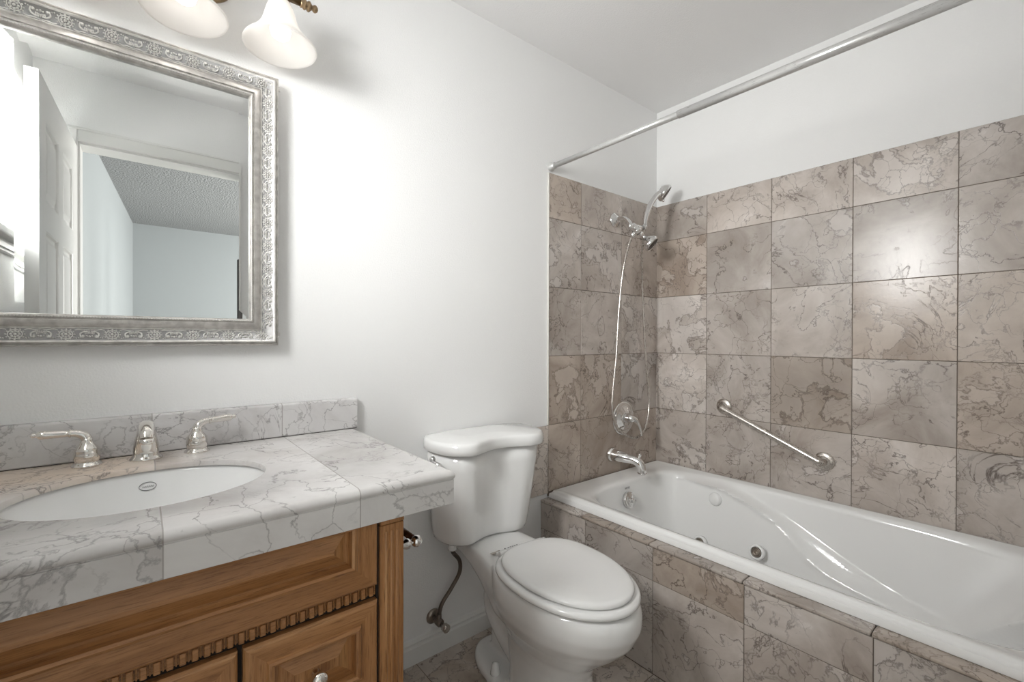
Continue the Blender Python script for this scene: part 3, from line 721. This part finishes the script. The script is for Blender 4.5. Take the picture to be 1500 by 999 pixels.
# ------------------------------------------------------------------ vanity
CT = .858
vn = thing('vanity_cabinet', 'oak vanity cabinet with raised panel fronts under the marble counter', 'cabinet', (.02, -.3, 0))
YC, YFc = -.578, -.600
b = MB(); b.box(XL+.002, .4195, YC, -.012, .10, .650, .001, 1); b.box(XL+.002, .4195, YC, YC+.02, .65, .835); b.box(.40, .4195, YC+.02, -.012, .65, .835); b.box(XL+.002, XL+.02, YC+.02, -.012, .65, .835); b.box(XL+.002, .40, YC+.05, -.012, 0, .10)
obj('carcass', b, M['wood_z'], vn)
b = MB(); b.box(.3640, .3690, YC-.010, YC-.0005, .10, .835); b.box(XL+.004, .364, YC-.004, YC-.0005, .12, .835); obj('gap_shade', b, M['dark'], vn)  # near-black strip and backing sheet, the shade of the gaps painted in
b = MB(); b.box(.3692, .4195, YFc+.004, YC-.0005, .10, .7705, .001, 1); b.box(.3692, .4195, YFc+.002, YC-.0005, .7722, .835, .001, 1)
for k in range(3): b.lathe([(0, 0), (.0042, 0), (.0042, .64), (0, .645)], (.3815+k*.0115, YFc+.005, .115), (0, 0, 1), 12)
obj('fluted_post', b, M['wood_z'], vn)
def front(name, x0, x1, z0, z1, mats, fr=.05, yf=YFc, yb=YC-.004):
    mb = MB(); w, h = x1-x0, z1-z0
    L = [(0, yb), (0, yf+.006), (.003, yf+.0015), (.006, yf), (fr-.006, yf), (fr-.0035, yf-.0050), (fr+.001, yf-.0068), (fr+.0055, yf-.0045), (fr+.0065, yf+.005), (fr+.009, yf+.012), (fr+.014, yf+.012), (fr+.036, yf+.0012), (fr+.0375, yf+.0002)]
    loops = [[mb.bm.verts.new(p) for p in ((x0+i, y, z0+i), (x1-i, y, z0+i), (x1-i, y, z1-i), (x0+i, y, z1-i))] for i, y in L]
    for a, c in zip(loops, loops[1:]):
        for k in range(4):
            f = mb._f((a[k], a[(k+1) % 4], c[(k+1) % 4], c[k])); f.material_index = 0 if k in (0, 2) else 1
    f = mb._f(loops[-1]); f.material_index = 0 if mats == 'x' else 1
    f = mb._f(list(reversed(loops[0]))); f.material_index = 0
    return obj(name, mb, [M['wood_x'], M['wood_z']], vn)
front('false_drawer_front', -.335, .3635, .657, .834, 'x', fr=.048)
dm = MB(); dm.box(-.335, .3620, YC-.010, YC-.0045, .6375, .657)
k = 0; xx = -.333
while xx < .352:
    dm.box(xx, xx+.0088, YFc+.003, YC-.010, .6380, .6568, .0012, 1); dm.box(xx+.0112, xx+.0132, YFc+.007, YC-.010, .6380, .6568, .0006, 1); xx += .0158
obj('dentil_molding', dm, M['wood_x'], vn)
def knob(c, parent):
    b = MB(); b.lathe([(0, 0), (.008, 0), (.008, .002), (.0045, .006), (.0045, .012), (.011, .017), (.0145, .023), (.013, .029), (.007, .032), (0, .0325)], c, (0, -1, 0), 24)
    return obj('knob', b, M['nickel'], parent)
zz = [.628, .448, .268, .108]
for k in range(3):
    d = front('drawer', .132, .3635, zz[k+1]+.008, zz[k], 'z', fr=.040)
    knob((.2455, YFc-.0002, (zz[k]+zz[k+1]+.008)/2-.002), d)
for x0, x1, kx in ((-.335, -.108, -.13), (-.102, .124, -.08)):
    d = front('door', x0, x1, .116, .628, 'z', fr=.040); knob((kx, YFc-.0002, .56), d)

# counter top
ct = thing('countertop', 'grey veined white marble tile countertop over the oak vanity', 'countertop', (.08, -.3, .786))
hole = lambda s, z: [Vector((.013+.2005*s*u/sqrt(u*u+v*v), -.320+.1610*s*v/sqrt(u*u+v*v), z)) for u, v in SQ]
def crect(i, z, back=True): return [Vector((x, y, z)) for x, y in shape(XL+.0015, .532-i, -.6146+i, -.0015, 99)]
b = MB()
b.rings([hole(1, CT-.012), hole(1, CT-.008), hole(1.004, CT-.004), hole(1.012, CT-.001), hole(1.022, CT), crect(.014, CT), crect(.009, CT-.0008), crect(.0045, CT-.003), crect(.0012, CT-.007), crect(0, CT-.011), crect(.0005, CT-.0155), crect(.0022, CT-.0175), crect(.0030, CT-.0185), crect(.0030, CT-.0200), hole(1, CT-.012)], cap0=False, cap1=False)
bmesh.ops.remove_doubles(b.bm, verts=b.bm.verts, dist=.00005)
obj('top_slab', b, M['marble'], ct, auto=35)
b = MB(); b.box(XL+.0015, .5295, -.6130, -.6085, .786, CT-.0202, .0012, 2); b.box(.5205, .5295, -.6085, -.0015, .786, CT-.0202, .0015, 2)
obj('edge_tile', b, M['marble'], ct)
b = MB(); b.box(XL+.0015, .52, -.6025, -.0015, .8365, CT-.0202)
bm_ = b.bm
# substrate with the sink cut-out
bmesh.ops.delete(bm_, geom=list(bm_.verts), context='VERTS')
b.rings([hole(1.12, .8362), hole(1.12, CT-.0203), [Vector((x, y, CT-.0203)) for x, y in shape(XL+.002, .5203, -.6033, -.002, 99)], [Vector((x, y, .8362)) for x, y in shape(XL+.002, .5203, -.6033, -.002, 99)], hole(1.12, .8362)], cap0=False, cap1=False, smooth=False)
obj('underlay', b, M['dark'], ct)
b = MB()
b.rings([[(x, -.0015, z), (x, -.0185, z)] for x, z in ()] if False else [[(XL+.0015, y, z) for y, z in pr] for pr in ([(-.0015, CT+.0015), (-.0195, CT+.0015), (-.0215, CT+.004), (-.0215, CT+.086), (-.0205, CT+.0915), (-.017, CT+.0955), (-.012, CT+.0965), (-.0015, CT+.0965)],)]+[[(.5375, y, z) for y, z in pr] for pr in ([(-.0015, CT+.0015), (-.0195, CT+.0015), (-.0215, CT+.004), (-.0215, CT+.086), (-.0205, CT+.0915), (-.017, CT+.0955), (-.012, CT+.0965), (-.0015, CT+.0965)],)], smooth=False)
obj('backsplash', b, M['marble_splash'], ct, auto=30)
b = MB(); b.box(XL+.002, .536, -.0195, -.002, CT+.0001, CT+.0016); obj('splash_joint', b, M['dark'], ct)

# sink
sk = thing('sink', 'white oval undermount basin in the marble counter', 'sink', (.013, -.32, .70))
def sring(s, z, dy=0): return [Vector((.013+.2005*s*u/sqrt(u*u+v*v), -.320+dy+.1610*s*v/sqrt(u*u+v*v), z)) for u, v in SQ]
zs_ = lambda s: .843-.145*(1-(s/1.03)**3.2)
b = MB(); rr = [sring(1.07, .830), sring(1.07, .8445), sring(1.03, .8445)]
ss = [1.02, 1.0, .97, .94, .90, .86, .80, .72, .62, .5, .38, .25, .14, .09]
rr += [sring(s, zs_(s)-.002) for s in ss]
b.rings(rr, cap0=False, cap1=False)
# outer shell
b.rings([sring(1.07, .830)]+[sring(min(1.06, s+.05), zs_(s)-.014) for s in ss], cap0=False, cap1=True)
obj('basin', b, M['ceramic'], sk)
b = MB(); b.lathe([(.019, .0), (.026, .001), (.029, .004), (.026, .0055), (.019, .003), (.018, -.01), (0, -.01)], (.013, -.32, .697), (0, 0, 1), 28, cap=False)
b.lathe([(0, .0), (.016, .0), (.015, .004), (0, .006)], (.013, -.32, .696), (0, 0, 1), 20); obj('drain', b, M['nickel'], sk)
def spt(s, ang): 
    return Vector((.013+.2005*s*cos(ang), -.320+.1610*s*sin(ang), zs_(s)-.002))
b = MB(); N0 = 40; cA = radians(90); cS = .965
def lg(du, dv): return spt(cS+dv, cA-du/.2)+Vector((0, -.0012, .0007))
b.tube([lg(.0155*cos(2*pi*k/N0), .021*sin(2*pi*k/N0)) for k in range(N0+1)], .0006, 6, cap=False)
for k in range(6):
    u = -.0095+k*.0037; b.tube([lg(u, -.005), lg(u+.0012, .006), lg(u+.0026, -.005)], .00035, 5)
obj('oval_marking', b, M['ink'], sk)

# faucet
fc = thing('faucet', 'widespread polished nickel faucet with two lever handles behind the basin', 'faucet', (.011, -.08, CT))
b = MB(); c = Vector((.011, -.082, CT+.0002))
def ell(cx, cy, a, b2, z, n=40, p=2.2): 
    return [Vector((cx+a*math.copysign(abs(cos(2*pi*k/n))**(2/p), cos(2*pi*k/n)), cy+b2*math.copysign(abs(sin(2*pi*k/n))**(2/p), sin(2*pi*k/n)), z)) for k in range(n)]
b.rings([ell(c.x, c.y, .031, .028, c.z), ell(c.x, c.y, .031, .028, c.z+.003), ell(c.x, c.y, .028, .026, c.z+.007), ell(c.x, c.y, .0245, .024, c.z+.010), ell(c.x, c.y-.001, .0245, .024, c.z+.022), ell(c.x, c.y-.003, .0235, .024, c.z+.036), ell(c.x, c.y-.007, .0195, .0235, c.z+.055), ell(c.x, c.y-.013, .0165, .024, c.z+.072), ell(c.x, c.y-.022, .0155, .025, c.z+.084), ell(c.x, c.y-.028, .0125, .020, c.z+.091), ell(c.x, c.y-.030, .006, .010, c.z+.0945)])
b.tube([(c.x, c.y-.018, c.z+.079), (c.x, c.y-.045, c.z+.080), (c.x, c.y-.068, c.z+.073), (c.x, c.y-.078, c.z+.060)], [.0155, .0155, .0145, .0135], 24, 6)
b.lathe([(.010, .002), (.0125, .0), (.0135, .003), (.0135, .012), (0, .012)], (c.x, c.y-.0785, c.z+.050), (0, 0, 1), 24, cap=False)
obj('spout', b, M['nickel'], fc)
def fhandle(cx, cy, sgn):
    b = MB(); o = Vector((cx, cy, CT+.0002))
    b.lathe([(0, 0), (.0265, 0), (.0268, .003), (.0245, .006), (.0215, .008), (.0205, .011), (.0225, .017), (.0228, .027), (.0212, .034), (.0222, .037), (.0175, .043), (.0125, .050), (.0105, .058), (.0102, .062), (0, .064)], o, (0, 0, 1), 36)
    h = obj('handle', b, M['nickel'], fc)
    b = MB(); d = Vector((sgn, -.12 if sgn < 0 else .12, 0)).normalized()
    p0 = o+Vector((0, 0, .056))
    b.tube([p0, p0+d*.004+Vector((0, 0, .011)), p0+d*.016+Vector((0, 0, .0185)), p0+d*.028+Vector((0, 0, .020))], [.0105, .0095, .0080, .0072], 18, 6)
    q0 = p0+d*.026+Vector((0, 0, .020)); dd = (d+Vector((0, 0, .06))).normalized()
    b.lathe([(0, 0), (.0090, 0), (.0095, .002), (.0070, .004), (.0073, .010), (.0092, .038), (.0095, .047), (.0070, .051), (.0040, .053), (.0050, .056), (.0054, .058), (.003, .061), (0, .062)], q0, dd, 20)
    obj('lever', b, M['nickel'], h)
fhandle(-.092, -.072, -1); fhandle(.1105, -.072, 1)

# toilet paper holder on the cabinet side
tp = thing('toilet_paper_holder', 'chrome toilet paper holder with a dark roller on the vanity side', 'holder', (.42, -.47, .69))
for y in (-.535, -.40):
    b = MB(); b.lathe([(0, 0), (.016, 0), (.017, .003), (.013, .008), (.008, .012), (.007, .022), (.011, .034), (.0115, .040), (.006, .047), (.0055, .050), (0, .050)], (.4196, y, .690), (1, 0, 0), 24)
    b.ball((.480, y, .690), .0128, 20); obj('arm', b, M['chrome'], tp)
b = MB(); b.tube([(.480, -.525, .690), (.480, -.41, .690)], .0075, 20); obj('roller', b, plain('dark_roller', (.085, .035, .018), .25), tp)

# ------------------------------------------------------------------ mirror
MX0, MX1, MZ0, MZ1 = -.305, .3055, 1.1245, 1.880
mr = thing('framed_mirror', 'rectangular mirror in an ornate silver frame on the wall over the sink', 'mirror', (0, 0, 1.5))
prof = [(0, -.012), (0, .021), (.0012, .0245), (.0035, .0255), (.0050, .0235), (.0060, .0235), (.0070, .0275), (.0100, .0300), (.0125, .0290), (.0140, .0265), (.0400, .0170), (.0410, .0185), (.0425, .0185), (.0435, .0170), (.0450, .0180), (.0500, .0225), (.0560, .0250), (.0605, .0255), (.0612, .0215), (.0625, .0215), (.0645, .0245), (.0675, .0255), (.0705, .0235), (.0725, .0180), (.0730, .0100), (.0730, .0)]
b = MB()
rings_ = [[Vector((MX0+d, -h, MZ0+d)), Vector((MX1-d, -h, MZ0+d)), Vector((MX1-d, -h, MZ1-d)), Vector((MX0+d, -h, MZ1-d))] for d, h in prof]
b.rings(rings_[:10], False, False, smooth=False); b.mi = 1; b.rings(rings_[9:11], False, False, smooth=False); b.mi = 0; b.rings(rings_[10:], False, False, smooth=False)
bmesh.ops.remove_doubles(b.bm, verts=b.bm.verts, dist=.00002)
for z0, z1, x0, x1 in ((MZ0+.001, MZ1-.001, MX0+.001, MX0+.002),): pass
obj('frame', b, [M['silver'], M['aged_shaded']], mr, auto=40)
# carved relief
rel = MB()
def place(side, t, d):
    """point on the frame: t along the side, d in from the outer edge; returns position, along, across, normal"""
    h = .0265-(d-.014)/.026*.0095
    nrm_in = Vector((0, -1, 0))
    if side == 'top': return Vector((t, -h, MZ1-d)), Vector((1, 0, 0)), Vector((0, 0, -1))
    if side == 'bottom': return Vector((t, -h, MZ0+d)), Vector((1, 0, 0)), Vector((0, 0, 1))
    if side == 'left': return Vector((MX0+d, -h, t)), Vector((0, 0, 1)), Vector((1, 0, 0))
    return Vector((MX1-d, -h, t)), Vector((0, 0, 1)), Vector((-1, 0, 0))
def motif(side, t, half):
    def pt(a, c, lift=0):
        p, al, ac = place(side, t+a, .027+c); return p+Vector((0, -lift, 0))
    def bead(a, c, r, lift=0): rel.ball(pt(a, c, lift), r, 8)
    bead(0, 0, .0032, .001)
    for k in range(8):
        w = 2*pi*k/8; bead(.0065*cos(w), .0062*sin(w), .0027)
    n = 20; rel.tube([pt(.0112*cos(2*pi*k/n), .0098*sin(2*pi*k/n), .0004) for k in range(n+1)], .0011, 6, cap=False)
    for k in range(12):
        w = 2*pi*k/12; bead(.0142*cos(w), .0118*sin(w), .0018)
    # scrolls and fan between the rosettes
    for sg in (-1, 1):
        c0 = half
        # long S stem hugging the inner edge
        rel.tube([pt(sg*.013, .010), pt(sg*.020, .0118), pt(sg*.028, .0105), pt(sg*half, .0118)], [.0010, .0014, .0014, .0008], 6, 3)
        # curl
        rel.tube([pt(sg*(half-.002), .006, .0003), pt(sg*(half-.009), .0065, .0004), pt(sg*(half-.0155), .002, .0006), pt(sg*(half-.0145), -.005, .0006), pt(sg*(half-.0100), -.006, .0006), pt(sg*(half-.0095), -.002, .0006)], [.0014, .0018, .0020, .0018, .0015, .0010], 6, 3)
        bead(sg*(half-.0115), -.0035, .0030, .0004)
        for k in range(3): bead(sg*(.017+k*.0036), -.0085+k*.001, .0015)
    for k in range(7):
        a = half+(-3+k)*.0028
        rel.tube([pt(a, .0085), pt(half+(a-half)*.8, .002-abs(k-3)*.0006, .0008)], [.0008, .0012], 5)
    bead(half, -.0045, .0026, .0003)
    for k in (-1, 1): bead(half+k*.0045, -.0035, .0020, .0003)
pt_x = .0782; x = .262
xs_ = [.262-.0782*k for k in range(8)]
for x in xs_:
    if x > MX0+.02:
        motif('top', x, .0391 if x-.0391 > MX0 else .03); motif('bottom', x, .0391)
zpitch = (MZ1-MZ0-.09)/10
for k in range(10):
    z = MZ0+.045+zpitch*(k+.5)
    motif('right', z, zpitch/2); motif('left', z, zpitch/2)
obj('carved_relief', rel, M['relief'], mr)
# beaded inner rope
rp = MB()
def rope(x0, z0, x1, z1):
    n = int(max(abs(x1-x0), abs(z1-z0))/.0052)
    for k in range(n):
        t = (k+.5)/n; x = x0+(x1-x0)*t; z = z0+(z1-z0)*t
        s = (1.25, .55, .75) if z0 == z1 else (.75, .55, 1.25)
        rp.ball((x, -.0250, z), .0028, 6, s)
d = .0672
rope(MX0+d, MZ1-d, MX1-d, MZ1-d); rope(MX0+d, MZ0+d, MX1-d, MZ0+d); rope(MX0+d, MZ0+d, MX0+d, MZ1-d); rope(MX1-d, MZ0+d, MX1-d, MZ1-d)
obj('beaded_rim', rp, M['relief'], mr)
b = MB(); d = .072; w = .024
def mrr(i, y): return [Vector((MX0+d+i, y, MZ0+d+i)), Vector((MX1-d-i, y, MZ0+d+i)), Vector((MX1-d-i, y, MZ1-d-i)), Vector((MX0+d+i, y, MZ1-d-i))]
b.rings([mrr(0, -.0110), mrr(w, -.0118)], cap0=False, cap1=True, smooth=False)
obj('mirror_glass', b, M['mirror'], mr)
mr.location.y = -.012

# ------------------------------------------------------------------ vanity light
vl = thing('vanity_light', 'antique bronze bar light with three frosted bell glass shades above the mirror', 'lamp', (.083, 0, 2.07))
LX = [-.125, .083, .291]; LY = -.120; RZ = 1.920
b = MB(); b.rings([ell(.083, 0, .11, .045, 0)] and [[Vector((.083+.11*s*cos(2*pi*k/48), -y, 2.085+.055*s*sin(2*pi*k/48))) for k in range(48)] for s, y in ((1, .0005), (1, .006), (.93, .012), (.85, .013), (.8, .020), (.3, .024))])
b.tube([(.083, -.02, 2.085), (.083, -.07, 2.085), (.083, LY, 2.070)], [.014, .011, .011], 16, 5)
obj('backplate', b, M['bronze'], vl)
b = MB(); b.tube([(LX[0]-.06, LY, 2.064), (LX[2]+.06, LY, 2.064)], .0085, 18)
for s, x0 in ((-1, LX[0]-.05), (1, LX[2]+.05)):
    b.lathe([(.0085, 0), (.0115, .002), (.0095, .006), (.0130, .010), (.0130, .013), (.0095, .016), (.0135, .020), (.0135, .024), (.0085, .028), (.0060, .031), (.0095, .036), (.0100, .040), (.0060, .045), (0, .047)], (x0, LY, 2.064), (s, 0, 0), 24, cap=False)
obj('bar', b, M['bronze'], vl)
shp = [(.022, .125), (.026, .120), (.031, .108), (.036, .092), (.040, .076), (.044, .062), (.051, .047), (.061, .032), (.073, .018), (.083, .008), (.0885, .001), (.0890, -.002), (.0870, -.003), (.0835, .000), (.0715, .013), (.058, .028), (.048, .044), (.041, .060), (.037, .076), (.033, .092), (.028, .108), (.020, .120)]
for x in LX:
    ax = Vector((.0, -.10, 1)).normalized() if False else Vector((0, .06, 1)).normalized()
    o_ = Vector((x, LY-.006, RZ))
    b = MB(); b.lathe([(.014, .118), (.020, .119), (.0245, .122), (.0235, .132), (.016, .142), (.010, .150)], o_, ax, 28); so = obj('socket', b, M['bronze'], vl)
    b = MB(); b.lathe(shp, o_, ax, 56, cap=False); obj('glass_shade', b, M['shade'], vl)
    b = MB(); b.lathe([(0, .020), (.012, .022), (.022, .030), (.026, .044), (.023, .060), (.015, .080), (.012, .095), (.012, .118), (0, .118)], o_, ax, 24); bo = obj('bulb', b, M['bulb'], so)
    l = bpy.data.lights.new('bulb_light', 'POINT'); l.energy = .12; l.color = (1, .97, .94); l.shadow_soft_size = .03
    lo = bpy.data.objects.new('bulb_light', l); COL.objects.link(lo); lo.location = o_+ax*.005
